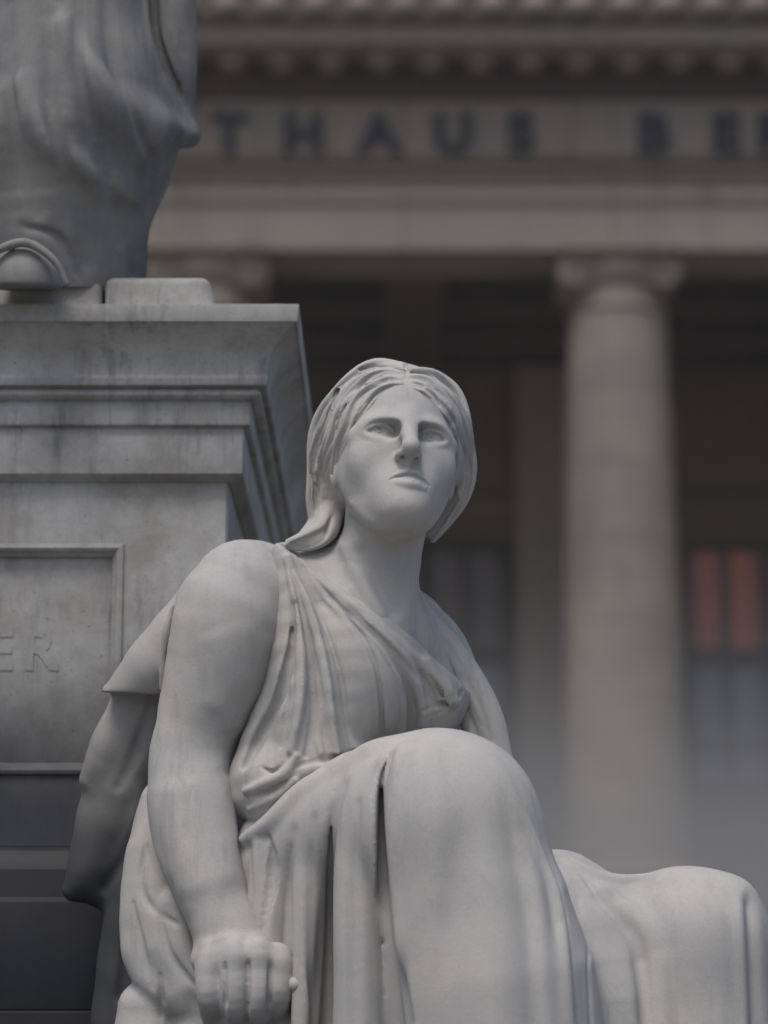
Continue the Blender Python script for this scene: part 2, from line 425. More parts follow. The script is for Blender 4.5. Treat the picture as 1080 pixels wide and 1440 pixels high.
bmesh.ops.bevel(bm, geom=[e for e in bm.edges if all(abs(v.co.x - XR) < 1e-6 and abs(v.co.y - YD) < 1e-6 for v in e.verts)], offset=0.004, segments=2, affect='EDGES')
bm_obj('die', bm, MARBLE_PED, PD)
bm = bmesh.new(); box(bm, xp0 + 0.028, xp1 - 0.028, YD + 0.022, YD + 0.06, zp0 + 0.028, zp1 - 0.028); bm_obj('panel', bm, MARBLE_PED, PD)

def glyph(ch, h, depth, mat, parent, loc, bold=0.0, wx=1.0):
    """one letter as a mesh standing upright, facing the viewer, its foot at loc"""
    cu = bpy.data.curves.new('letter', 'FONT'); cu.body = ch; cu.size = h / 0.7; cu.extrude = depth / 2; cu.offset = bold; cu.align_x = 'CENTER'
    cu.bevel_depth = depth * 0.12; cu.resolution_u = 4
    t = bpy.data.objects.new('letter', cu); COL.objects.link(t)
    dg = bpy.context.evaluated_depsgraph_get(); me = bpy.data.meshes.new_from_object(t.evaluated_get(dg)); bpy.data.objects.remove(t)
    me.transform(Matrix.Translation(loc) @ Matrix.Rotation(math.pi / 2, 4, 'X') @ Matrix.Diagonal((wx, 1, 1, 1))); me.materials.clear()
    return link('letter', me, mat, parent)
for ch, px in (('E', -2), ('R', 55)):
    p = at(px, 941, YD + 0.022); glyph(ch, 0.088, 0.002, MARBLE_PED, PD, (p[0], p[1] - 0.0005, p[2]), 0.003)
sweep('base_moulding', [(1190.6, .0), (1196, .02), (1206, .028), (1216, .036), (1222, .046), (1262, .048), (1268, .06), (1420, .061)], GRANITE_SHADE, PD)
bm = bmesh.new(); zq = at(300, 1420, YD - .061)[2]
box(bm, XL - .1, XR + .1, YD - .1, YB + .1, 1.455, max(zq, 1.46) - .002, 0.004); bm_obj('footing', bm, GRANITE_SHADE, PD)

# ------------------------------------------------------------------ the standing figure above: only the hem of its robe is in view
zc = at(300, 427, YD - .161)[2]
SF = thing('standing_statue', (XL + 1.0, YD + 0.5, zc), 'grey weathered standing statue on the pedestal, only robe hem and one shoe visible', 'statue')
def slab(px0, px1, py0, py1, y0, y1, lean=0.0):
    a = at(px0, py1, y0); b = at(px1, py0, y0); bm = bmesh.new()
    box(bm, a[0], b[0], y0, y1, zc, b[2])
    for v in bm.verts:
        if v.co.z > zc + 0.01 and v.co.x > (a[0] + b[0]) / 2: v.co.x -= lean
    top = [e for e in bm.edges if sum(v.co.z for v in e.verts) / 2 > zc + 0.01 or abs(e.verts[0].co.z - e.verts[1].co.z) > 0.01]
    bmesh.ops.bevel(bm, geom=top, offset=0.02, segments=5, profile=0.5, affect='EDGES')
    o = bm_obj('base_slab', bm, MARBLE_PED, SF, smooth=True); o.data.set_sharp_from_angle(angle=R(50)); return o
slab(-420, 143.5, 391, 427, YD - .115, YD + 1.2)
slab(146.5, 303, 388, 427, YD - .125, YD + 1.1, 0.014)
U = Field()
U.tube([C(86, -140, -440), C(90, 0, -440), C(92, 100, -440), C(92, 170, -440), C(92, 215, -437), C(92, 265, -430), C(92, 320, -422), C(92, 420, -420)], (124, 134, 158, 178, 178, 158, 132, 116), 16, 'u', 20)
U.tube([C(250, -140, -420), C(251, 60, -420), C(252, 140, -420), C(266, 190, -412)], (31, 30, 26, 8), 10, 'u', 24)
U.tube([C(236, -140, -470), C(232, 100, -470)], (40, 40), 14)
U.tube([C(194, 300, -400), C(196, 430, -400)], (12, 14), 12)
U.tube([C(150, 150, -300), C(215, 178, -352), C(264, 192, -404)], (18, 22, 10), 40)
U.tube([C(90, 40, -300), C(150, 130, -276), C(206, 214, -330)], (10, 16, 4), 36)
U.tube([C(20, 120, -276), C(90, 220, -266), C(186, 280, -336)], (10, 16, 4), 36)
u0 = U.frozen()
def uf(p, r, lift=3, k=16): U.carve(p, r, lift, k, u0, 12, 20)
uf([(214, -20), (216, 40), (232, 92), (252, 138), (270, 180)], (6, 9, 10, 9, 3), 0, 5)
U.carve([(204, -20), (204, 40), (222, 96), (244, 144), (268, 190)], (6, 8, 8, 7, 4), -2, 8, u0, 12, 20, 'u')
uf([(150, -20), (160, 80), (196, 180), (222, 240)], (4, 9, 9, 3)); uf([(70, 20), (74, 160), (112, 290), (124, 372)], (4, 10, 10, 5)); uf([(110, -20), (112, 120), (150, 250), (170, 340)], (3, 8, 8, 3))
uf([(176, 310), (184, 350), (188, 386)], (3, 6, 6), 1, 8); uf([(10, 0), (16, 180), (50, 300)], (4, 10, 6)); uf([(30, 318), (80, 332), (110, 388)], (3, 7, 5), 1, 6)
robe = U.mesh((-860, 340, -660), (-220, 900, -210), 3.0)
robe.smooth(8)
robe.jitter(1.2, 90, 8)
robe.out('robe', MARBLE_SOOT, SF)
S2 = Field()
S2.ell(C(34, 398, -262), (58, 60, 60), 8)
S2.tube([C(-30, 400, -214), C(-14, 360, -214), C(34, 341, -216), C(76, 366, -214), C(94, 400, -214)], (5, 6, 7, 6, 5), 10)
S2.ell(C(34, 470, -250), (300, 72, 300), 2, 's')
S2.mesh((-680, 280, -350), (-370, 460, -180), 2.4).smooth(4).out('shoe', MARBLE_SOOT, SF)
# ------------------------------------------------------------------ the theatre behind: portico with one column in view
YF = 33.0                                          # frieze plane
YW = 39.5                                          # back wall of the portico
mx = lambda w, Y=YF: w * Y / 0.98 / FPX            # metres for a width in photograph pixels
TB = thing('theatre', (6, 36, 0), 'dim sandstone theatre portico behind the statues with a column and lettered frieze', 'building')
X0, X1 = -16.0, 22.0
zz = lambda py, Y=YF: at(540, py, Y)[2]
def part(name, x0, x1, y0, y1, z0, z1, mat, bev=0.02):
    bm = bmesh.new(); box(bm, x0, x1, y0, y1, z0, z1, bev); return bm_obj(name, bm, mat, TB)
SAND_SHADE = stone('shade_dark_sandstone', (0.075, 0.068, 0.06), (0.03, 0.029, 0.029), (0.11, 0.09, 0.075), 0.9, 0.7, 0.15, None, 0.003)  # dark copy of the sandstone; paints the shadow under the cornice
SAND_B = stone('pale_sandstone', (0.26, 0.235, 0.205), (0.09, 0.085, 0.08), (0.30, 0.25, 0.205), 0.85, 0.6, 0.14, None, 0.003)
# architrave and frieze, laid in blocks
cuts = [X0, at(-250, 300, YF)[0], at(278, 300, YF)[0], at(566, 300, YF)[0], at(862, 300, YF)[0], at(1160, 300, YF)[0], X1]
for i in range(len(cuts) - 1):
    a, b = cuts[i] + .004, cuts[i+1] - .004
    m = SANDSTONE if i % 2 else SAND_B
    part('architrave_block', a, b, YF - .04, YF + 1.3, zz(352), zz(287), m, .015)
    part('architrave_block', a, b, YF - .10, YF + 1.3, zz(286.6), zz(252), SANDSTONE, .015)
    part('frieze_block', a, b, YF, YF + 1.3, zz(230), zz(140), SANDSTONE if i != 4 else SAND_B, .012)
part('architrave_cap', X0, X1, YF - .22, YF + 1.3, zz(251.6), zz(240), SAND_B, .03)
part('architrave_cap', X0, X1, YF - .30, YF + 1.3, zz(239.6), zz(230.4), SAND_SHADE, .02)
part('bed_moulding', X0, X1, YF - .10, YF + 1.3, zz(139.6), zz(96, YF - .1), SAND_SHADE, .02)  # shadowed zone below the corona, painted as darker stone
part('bed_moulding', X0, X1, YF - .22, YF + 1.3, zz(96, YF - .22) + .003, zz(60, YF - .5) , SAND_SHADE, .02)
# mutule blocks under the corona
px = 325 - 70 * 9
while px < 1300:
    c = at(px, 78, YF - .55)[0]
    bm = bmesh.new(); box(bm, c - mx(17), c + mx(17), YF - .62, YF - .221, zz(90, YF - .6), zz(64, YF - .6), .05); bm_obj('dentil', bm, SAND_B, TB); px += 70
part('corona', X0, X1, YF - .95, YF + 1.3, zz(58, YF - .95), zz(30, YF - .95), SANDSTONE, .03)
part('sima', X0, X1, YF - 1.10, YF + 1.3, zz(28, YF - 1.1), zz(-40, YF - 1.1), SAND_SHADE, .06)
px = -300
while px < 1300:
    c = at(px, 10, YF - 1.1)[0]
    bm = bmesh.new(); bmesh.ops.create_uvsphere(bm, u_segments=10, v_segments=8, radius=1, matrix=Matrix.Translation((c, YF - 1.1, zz(6, YF - 1.1))) @ Matrix.Diagonal((mx(22), .14, mx(16), 1)))
    bm_obj('ornament', bm, SAND_B, TB, smooth=True); px += 62
part('attic', X0, X1, YF - .4, YF + 1.3, zz(-40) + .5, zz(-500), SANDSTONE, .05)
# letters of the frieze
LETTER = plain('letter_bronze', (0.018, 0.019, 0.026), 0.5, 0.2)
for ch, px in zip('THAUSBER', (322, 426, 533, 637, 733, 919, 1021, 1088)):
    p = at(px, 213, YF); glyph(ch, mx(55), .05, LETTER, TB, (p[0], YF - .025, p[2]), .034, 1.04)

DRUM = stone('weathered_sandstone', (0.20, 0.183, 0.162), (0.06, 0.056, 0.053), (0.27, 0.235, 0.195), 0.85, 0.7, 0.3, None, 0.003)
# columns: drums, moulded base, capital with two scrolls
def column(cx, lo):
    YA = YF + .62; cpx = (cx)
    X = at(cpx, 700, YA)[0]
    def lathe(bm, prof, seg=40):
        rows = [[bm.verts.new((X + r * math.cos(2*math.pi*k/seg), YA + r * math.sin(2*math.pi*k/seg), z)) for k in range(seg)] for r, z in prof]
        for a, b in zip(rows, rows[1:]):
            for k in range(seg): bm.faces.new((a[k], a[(k+1) % seg], b[(k+1) % seg], b[k]))
        bm.faces.new(rows[0]); bm.faces.new(rows[-1][::-1])
    ztop, zbot = zz(452, YA), zz(1216, YA); rt, rb = mx(70, YA), mx(84, YA)
    bm = bmesh.new(); w = mx(84, YA)
    box(bm, X - mx(98, YA), X + mx(98, YA), YA - mx(98, YA), YA + mx(98, YA), zbot - .95, zbot - .55, .02)
    lathe(bm, [(rb*1.14, zbot - .548), (rb*1.19, zbot - .45), (rb*1.14, zbot - .36), (rb*1.05, zbot - .3), (rb*1.05, zbot - .22), (rb*1.11, zbot - .14), (rb*1.06, zbot - .04), (rb*1.0, zbot - .003)])
    col = bm_obj('column', bm, SAND_B, TB, smooth=True); col.data.set_sharp_from_angle(angle=R(40))
    n = 7; r_at = lambda t: rb + (rt - rb) * (t ** 1.35)
    for i in range(n):
        z0, z1 = zbot + (ztop - zbot) * i / n + .003, zbot + (ztop - zbot) * (i + 1) / n - .003
        bm = bmesh.new(); pr = [(r_at(i / n) - .008, z0), (r_at(i / n), z0 + .012)] + [(r_at((i + t) / n), z0 + (z1 - z0) * t) for t in (.25, .5, .75)] + [(r_at((i + 1) / n), z1 - .012), (r_at((i + 1) / n) - .008, z1)]
        lathe(bm, pr); d = bm_obj('drum', bm, DRUM, col, smooth=True); d.data.set_sharp_from_angle(angle=R(12))
    bm = bmesh.new()
    lathe(bm, [(rt*.98, ztop + .003), (rt*1.06, ztop + .06), (rt*.9, ztop + .12), (rt*.86, ztop + .36), (rt*1.05, ztop + .5), (rt*1.12, ztop + .62), (rt*1.0, ztop + .7)])
    for s in (-1, 1):
        for r, yo in ((mx(27), .86), (mx(20), .90), (mx(12), .93), (mx(6), .97)):
            m = Matrix.Translation((X + s * mx(62), YA, zz(394, YA))) @ Matrix.Rotation(math.pi/2, 4, 'X')
            bmesh.ops.create_cone(bm, cap_ends=True, segments=24, radius1=r, radius2=r, depth=2 * yo * rt * 1.0, matrix=m)
    box(bm, X - mx(74), X + mx(74), YA - rt*.98, YA + rt*.98, zz(384, YA), zz(371, YA), .03)
    box(bm, X - mx(84), X + mx(84), YA - rt*1.22, YA + rt*1.22, zz(370.6, YA), zz(352) - .004, .03)
    c = bm_obj('capital', bm, SANDSTONE, col)
    return col
column(873, 0)
column(290, 1)
column(1456, 1)

# podium, portico floor, steps
zf = zz(1216, YF + .62) - .95
part('podium', X0, X1, YF - 1.2, YW + 8, 0.0, zf, SAND_B, .03)
for i in range(5):
    part('stair', X0, X1, YF - 1.2 - .38 * (i + 1) , YF - 1.2 - .38 * i, 0.0, zf - .30 * (i + 1), SAND_B, .02)
# ceiling with beams, pilaster, wall with windows
zce = zz(352) + .02
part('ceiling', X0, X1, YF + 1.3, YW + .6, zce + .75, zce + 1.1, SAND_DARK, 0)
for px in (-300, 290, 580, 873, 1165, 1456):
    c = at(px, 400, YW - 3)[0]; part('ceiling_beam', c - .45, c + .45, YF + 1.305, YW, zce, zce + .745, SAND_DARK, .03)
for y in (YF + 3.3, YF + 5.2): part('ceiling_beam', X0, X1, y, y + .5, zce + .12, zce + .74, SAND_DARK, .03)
def wx(px, py=800): return at(px, py, YW)[0]
wz = lambda py: at(540, py, YW)[2]
WIN = [(480, 716), (961, 1197)]
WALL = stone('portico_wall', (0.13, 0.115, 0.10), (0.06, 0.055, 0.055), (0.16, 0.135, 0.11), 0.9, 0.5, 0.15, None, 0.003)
xs = [X0] + [wx(v) for w_ in WIN for v in w_] + [X1]
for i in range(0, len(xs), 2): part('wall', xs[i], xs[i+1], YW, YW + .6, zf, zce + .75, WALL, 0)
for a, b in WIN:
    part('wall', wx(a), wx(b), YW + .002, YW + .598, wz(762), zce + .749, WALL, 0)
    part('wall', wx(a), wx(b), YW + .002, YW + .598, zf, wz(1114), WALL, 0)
part('pilaster', wx(727), wx(800), YW - .3, YW, zf, zce, SAND_B, .02)
part('pilaster', wx(140), wx(213), YW - .3, YW, zf, zce, SAND_B, .02)
for py0, py1, y in ((700, 740, .12), (520, 560, .15)): part('string_course', X0, X1, YW - y, YW - .002, wz(py1), wz(py0), WALL, .02)
FRAME = plain('window_frame_paint', (0.03, 0.028, 0.028), 0.5)
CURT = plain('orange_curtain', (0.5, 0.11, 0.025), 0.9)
_b = CURT.node_tree.nodes['Principled BSDF']; _b.inputs['Emission Color'].default_value = (0.9, 0.15, 0.02, 1); _b.inputs['Emission Strength'].default_value = 0.03   # faint glow added to the cloth, with no lamp behind it
CURT_DIM = plain('dull_red_curtain', (0.14, 0.05, 0.05), 0.9)
BLIND = plain('pale_blue_blind', (0.17, 0.18, 0.225), 0.8)
gm, gnt, gb = new_mat('window_glass'); gb.inputs['Base Color'].default_value = (0.6, 0.65, 0.7, 1); gb.inputs['Roughness'].default_value = 0.05; gb.inputs['Alpha'].default_value = 0.12; gb.inputs['Specular IOR Level'].default_value = 0.25
for a, b in WIN:
    xa, xb, z0, z1 = wx(a), wx(b), wz(1114), wz(762); zt_ = wz(922)
    bm = bmesh.new(); t = .12
    for q in ((xa, xa + t, z0, z1), (xb - t, xb, z0, z1), (xa + t, xb - t, z0, z0 + t), (xa + t, xb - t, z1 - t, z1), (xa + t, xb - t, zt_ - .11, zt_ + .11)):
        box(bm, q[0], q[1], YW + .10, YW + .22, q[2], q[3], 0)
    wn = bm_obj('window', bm, FRAME, TB)
    n = 4
    for k in range(1, n):
        x = xa + (xb - xa) * k / n; bm = bmesh.new(); wd = .05 if k != n // 2 else .09
        box(bm, x - wd, x + wd, YW + .125, YW + .195, z0 + t, zt_ - .11, 0); box(bm, x - wd, x + wd, YW + .125, YW + .195, zt_ + .11, z1 - t, 0); bm_obj('glazing_bar', bm, FRAME, wn)
    for k in (1,):
        z = z0 + (zt_ - z0) * k / 3; bm = bmesh.new(); box(bm, xa + t, xb - t, YW + .13, YW + .19, z - .04, z + .04, 0); bm_obj('glazing_bar', bm, FRAME, wn)
    bm = bmesh.new(); box(bm, xa + t, xb - t, YW + .155, YW + .163, z0 + t, z1 - t, 0); bm_obj('pane', bm, gm, wn)
    # gathered orange curtain above, pale blind below
    def hung(name, za, zb_, mat, amp, fold, gap=0.0):
        nx = 90; V, F = [], []
        for k in range(nx + 1):
            x = xa + .02 + (xb - xa - .04) * k / nx; y = YW + .34 + amp * math.sin(k * fold) + amp * .5 * math.sin(k * fold * .37 + 1)
            V += [(x, y, za), (x, y, zb_)]
        for k in range(nx):
            if gap and (k * k % 31) > 17 and k % 3: continue                # the lengths of cloth hang apart
            F.append((2*k, 2*k+2, 2*k+3, 2*k+1))
        me = bpy.data.meshes.new(name); me.from_pydata(V, [], F); o = link(name, me, mat, wn); return o
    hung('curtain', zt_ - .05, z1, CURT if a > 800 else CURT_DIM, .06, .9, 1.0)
    hung('blind', z0, zt_ - .05, BLIND, .02, .5)
part('backing', X0, X1, YW + 3, YW + 3.2, zf, zce + .7, FRAME, 0)

# ------------------------------------------------------------------ mist lying between the monument and the portico
def volume_box(name, x0, x1, y0, y1, z0, z1, dens, fade=None):
    m = bpy.data.materials.new(name); m.use_nodes = True; nt = m.node_tree; nt.nodes.clear()
    v = N(nt, 'ShaderNodeVolumePrincipled'); v.inputs['Color'].default_value = (0.9, 0.88, 0.85, 1); v.inputs['Density'].default_value = dens; v.inputs['Anisotropy'].default_value = 0.2
    o_ = N(nt, 'ShaderNodeOutputMaterial'); nt.links.new(v.outputs[0], o_.inputs['Volume'])
    if fade:
        co = coords(nt); sx = N(nt, 'ShaderNodeSeparateXYZ'); nt.links.new(co, sx.inputs[0])
        ad = N(nt, 'ShaderNodeMath', operation='MULTIPLY_ADD'); nt.links.new(noise(nt, co, 0.22, 3, 0.5), ad.inputs[0]); ad.inputs[1].default_value = 2.6; nt.links.new(sx.outputs['Z'], ad.inputs[2])
        mr = N(nt, 'ShaderNodeMapRange'); mr.interpolation_type = 'SMOOTHSTEP'; nt.links.new(ad.outputs[0], mr.inputs[0])
        for i, q in enumerate((fade[0] + 1.3, fade[1] + 1.3, 0.003, dens)): mr.inputs[1 + i].default_value = q
        nt.links.new(mr.outputs[0], v.inputs['Density'])
    bm = bmesh.new(); box(bm, x0, x1, y0, y1, z0, z1); o = bm_obj(name, bm, m); tag(o, kind='stuff'); return o
mi = volume_box('mist', -14, 20, 17, 29, 0.02, 17.0, 0.16, (5.0, 2.0))
# ------------------------------------------------------------------ the seated marble woman
ST = thing('seated_statue', tuple(to_world([C(520, 1700, 60)])[0]), 'pale marble statue of a seated robed woman leaning on one arm and looking up', 'statue')

# --- body: head, neck, shoulder, bare arm and fist in one skin
ps, ph, ro = R(10), R(20), R(6)
Rx = np.array([[1, 0, 0], [0, math.cos(ph), math.sin(ph)], [0, -math.sin(ph), math.cos(ph)]])
Ry = np.array([[math.cos(ps), 0, math.sin(ps)], [0, 1, 0], [-math.sin(ps), 0, math.cos(ps)]])
Rz = np.array([[math.cos(ro), math.sin(ro), 0], [-math.sin(ro), math.cos(ro), 0], [0, 0, 1]])
HM = Rz @ Ry @ Rx
H0 = C(556, 636, 0)
def hp(x, y, z): return H0 + HM @ np.array([x, y, z], float)
def hps(L): return [hp(*p) for p in L]

def head(F):
    F.ell(hp(0, 28, -18), (86, 98, 106), 20, 'u', HM)
    F.ell(hp(0, -28, 18), (73, 95, 66), 28, 'u', HM)
    F.ell(hp(0, -112, 24), (40, 26, 46), 26, 'u', HM)
    for s in (-1, 1):
        F.tube(hps([(s*58, -40, -5), (s*41, -86, 30), (s*14, -110, 62)]), (17, 16, 18), 34)
        F.ell(hp(s*40, -38, 52), (32, 32, 22.5), 28, 'u', HM)
        F.tube(hps([(s*66, -1, 52), (s*42, 12, 77), (s*14, 8, 87)]), (7, 7.5, 8), 18)
    F.ell(hp(0, -109, 79), (22, 15, 18), 24, 'u', HM)
    F.ell(hp(0, -80, 70), (38, 30, 24), 26, 'u', HM)
    for s in (-1, 1):
        F.ell(hp(s*36, -2.5, 94), (29, 14, 26.5), 6, 's', HM)
    F.tube(hps([(0, 22, 82), (0, 5, 90), (0, -16, 102), (0, -31, 111)]), (12, 11.5, 11, 10.5), 15)
    F.ell(hp(0, -34, 110), (11.5, 9, 10.5), 8, 'u', HM)
    for s in (-1, 1):
        F.ell(hp(s*12, -41, 97), (7, 7, 12), 8, 'u', HM)
    F.chain(hps([(0, -38, 109), (0, -50, 94)]), (5, 6), 8)
    for s in (-1, 1):
        F.ell(hp(s*20, 1, 86), (9, 8, 15), 8, 's', HM)
        e = np.array([s*35.5, -3.5, 54.0])
        F.ell(hp(*e), (24, 24, 23.6), 1.5, 'u', HM)
        def arc(el0, el1, rr):
            L = []
            for t in np.linspace(-1, 1, 9):
                az = R(60) * t; el = R(el0 + (el1 - el0) * t * t)
                L.append(e + rr * np.array([math.sin(az) * math.cos(el), math.sin(el), math.cos(az) * math.cos(el)]))
            return L
        F.chain(hps(arc(25, -1, 26.6)), (2.2, 2.8, 3.2, 3.4, 3.4, 3.4, 3.2, 2.8, 2.2), 2)
        F.chain(hps(arc(-24, -3, 25.8)), (2.2, 2.6, 2.8, 3, 3, 3, 2.8, 2.6, 2.2), 7)
    for s in (-1, 1):
        F.ell(hp(s*82, -28, -12), (8, 30, 17), 5, 'u', HM)
        F.ell(hp(s*88, -24, -8), (6, 18, 9), 4, 's', HM)
    # neck
    F.tube([hp(0, -60, -30), C(533, 800, -12), C(517, 885, -5)], (60, 57, 74), 20)

def torso(F, o):
    """trunk and right shoulder, o units thicker (dress over body)"""
    F.tube([C(500, 790, -45), C(425, 812, -35), C(350, 832, -25)], (40 + o, 42 + o, 52 + o), 30)     # trapezius
    F.ell(C(515, 960, -62), (140 + o, 150 + o, 88 + o), 40)
    F.tube([C(440, 840, -20), C(520, 890, -20), C(590, 960, -30)], (50 + o, 58 + o, 44 + o), 40)

B = Field(); head(B); torso(B, 0)
B.tube([C(345, 838, -10), C(330, 862, 0), C(325, 885, 2), C(310, 940, 8), C(284, 1010, 18), C(268, 1062, 24)], (80, 85, 87, 80, 64, 52), 30)
B.tube([C(268, 1060, 26), C(268, 1120, 48), C(278, 1190, 78), C(303, 1270, 116), C(320, 1312, 132)], (52, 61, 58, 47, 41), 24)
# fist
B.tube([C(322, 1312, 128), C(330, 1340, 140), C(338, 1372, 144)], (44, 50, 50), 20)
B.ell(C(338, 1350, 148), (66, 30, 40), 18)
kn = [(296, 1354, 166), (330, 1344, 178), (364, 1343, 180), (393, 1350, 172)]
ti = [(297, 1402, 182), (330, 1410, 194), (363, 1410, 196), (391, 1400, 188)]
en = [(304, 1440, 140), (333, 1448, 148), (361, 1448, 150), (386, 1436, 144)]
for i, (a, b, c) in enumerate(zip(kn, ti, en)):
    r = (20, 20.5, 20.5, 20)[i]
    B.tube([C(a[0]*0.6+338*0.4, a[1]-4, a[2]-30), C(*a), C(*b), C(*c)], (r*.9, r, r*0.95, r*0.85), 4)
B.ell(C(345, 1420, 140), (55, 45, 40), 10)
B.tube([C(392, 1345, 118), C(412, 1388, 128), C(402, 1432, 158)], (20, 18, 15), 8)
for q in ((298, 1346), (331, 1337), (364, 1336), (391, 1345)): B.tube(B.frozen().on([q, (q[0] + 1, q[1] + 6)], -8.5, 3, 0), 11, 18)
bf = B.frozen()
for x, y0, y1 in ((314.5, 1350, 1436), (347.5, 1344, 1440), (379, 1348, 1432)): B.carve([(x, y0), (x, (y0 + y1) / 2), (x, y1)], (0.6, 2.6, 3.4), 0.5, 3, bf, 6, 8)
# mouth, nostrils and irises, cut into the finished head
b0 = B.frozen()
B.carve([(556, 668), (566, 664.5), (573, 662.5), (578, 663.5), (583, 664), (592, 669), (597, 673)], (1, 3, 3.8, 3.2, 3.6, 2.4, .6), -0.4, 4, b0, 4, 3, 'u')
B.carve([(560, 679), (568, 680), (577, 681), (587, 683), (595, 687)], (2.5, 5.5, 6.8, 5.5, 2.5), -2.0, 6, b0, 4, 3, 'u')
B.carve([(549, 674), (556, 671), (566, 669.5), (576, 668.5), (588, 671.5), (597, 677), (604, 683)], (1.7, 2.1, 2.2, 2.3, 2.4, 2.5, 2.0), -0.3, 1.0, B.frozen(), 4, 3)
for s_ in (-1, 1): B.tube(hps([(s_*9.5, -38, 104), (s_*9, -48, 101), (s_*8, -56, 98)]), (3.6, 3.4, 3), 2, 's')
for ix, iy in ((534, 603.5), (604, 615)):
    B.carve([(ix + 6.5 * math.cos(t), iy + 6 * math.sin(t)) for t in np.linspace(-0.7, 3.84, 9)], 1.5, -0.2, 0.8, B.frozen(), 3, 1)
    B.carve([(ix - 1, iy - 1), (ix + 1, iy)], 2.6, 0.0, 1, b0, 3, 0)
# the head is cut finer than the rest; both come from one field and make one skin
NY = -60.0
hd = B.mesh((-140, NY - 8, -150), (130, 215, 140), 1.05).smooth(2, 0.5)
hd.normals()
low = B.mesh((-370, -790, -190), (170, NY + 14, 240), 2.0)
low.smooth(1, 0.5)
bx, by = low.px()
low.smooth(36, 0.5, np.clip((by - 800) / 30, 0, 1) * np.clip((1325 - by) / 40, 0.1, 1))
low.normals(); low.v = low.v - 0.15 * low.n * (np.clip((low.v[:, 1] - NY + 14) / 8, 0, 1))[:, None]
body = Sculpt(np.vstack([hd.v, low.v]), np.vstack([hd.f, low.f + len(hd.v)]))
body.strokes([
    
    
    # crease under the jaw
    dict(p=[(483, 718), (500, 738), (522, 754), (548, 769), (578, 780)], w=9, a=(-4, -8, -6, -3), t=(0.15, 0.3), prof='s', r=0.55), dict(p=[(488, 700), (508, 724), (534, 742), (562, 754)], w=8, a=2.5),
    # neck cords, collar bone
    dict(p=[(500, 760), (528, 812), (562, 876)], w=14, a=-6), dict(p=[(478, 752), (506, 812), (548, 880)], w=11, a=6), dict(p=[(592, 780), (580, 830), (566, 880)], w=9, a=3),
    dict(p=[(398, 790), (440, 815), (500, 845)], w=14, a=3.5),
    # arm
    dict(p=[(318, 1020), (330, 1060), (318, 1100)], w=14, a=-3), dict(p=[(390, 870), (372, 950), (330, 1020)], w=20, a=-4), dict(p=[(300, 880), (320, 950), (300, 1010)], w=26, a=3),
    dict(p=[(300, 1050), (320, 1150), (318, 1260)], w=24, a=4), dict(p=[(250, 1090), (262, 1180), (285, 1270)], w=26, a=4),
    # knuckles
    dict(p=[(316, 1352), (316, 1420)], w=3.2, a=-4), dict(p=[(349, 1346), (348, 1425)], w=3.2, a=-4), dict(p=[(381, 1350), (379, 1420)], w=3.2, a=-4),
    dict(p=[(276, 1332), (320, 1318), (372, 1320), (402, 1336)], w=7, a=2.0),
])
body.jitter(0.4, 40, 3)
body.out('body', MARBLE, ST)
# --- hair: parted in the middle, wavy locks combed back over the ears
H = Field()
HC = hp(0, 26, -26)
H.ell(HC, (108, 112, 116), 20, 'u', HM)
H.tube([C(474, 640, -70), C(466, 700, -62), C(458, 735, -45), C(428, 756, -20)], (40, 36, 26, 11), 20)
H.tube([C(640, 640, -60), C(628, 700, -70), C(606, 744, -80)], (29, 24, 14), 20)
# the face opening
H.tube(hps([(0, 42, 230), (0, 42, 60)]), (66, 66), 14, 's')
H.tube(hps([(0, -20, 230), (0, -20, 36)]), (80, 80), 20, 's')
H.tube(hps([(0, -110, 230), (0, -110, 20)]), (84, 84), 20, 's')
def shell(rx, ry, rz):
    f = Field(); f.ell(HC, (rx, ry, rz), 1, 'u', HM); return f
E1, E2, E3 = shell(95, 104, 110), shell(101, 107, 113), shell(107, 111, 115)
def lock(E, pts, rs, k=3.5, lift=0.0): H.tube(E.drape(pts, lift, 10), rs, k, 'u', 7)
def cut(E, pts, rs, lift=0.0, k=2.0): H.tube(E.drape(pts, lift, 8), rs, k, 's', 6)
def wave(pts, a, n, ph):
    """a combed strand that waves from side to side"""
    q = spline(pts, 9); u = np.linspace(0, 1, len(q)); t = np.gradient(q, axis=0); t /= np.linalg.norm(t, axis=1, keepdims=True) + 1e-9
    return [tuple(p) for p in q + np.stack([-t[:, 1], t[:, 0]], 1) * (a * np.sin(u * n * 6.28 + ph) * np.minimum(1, 4 * u))[:, None]]
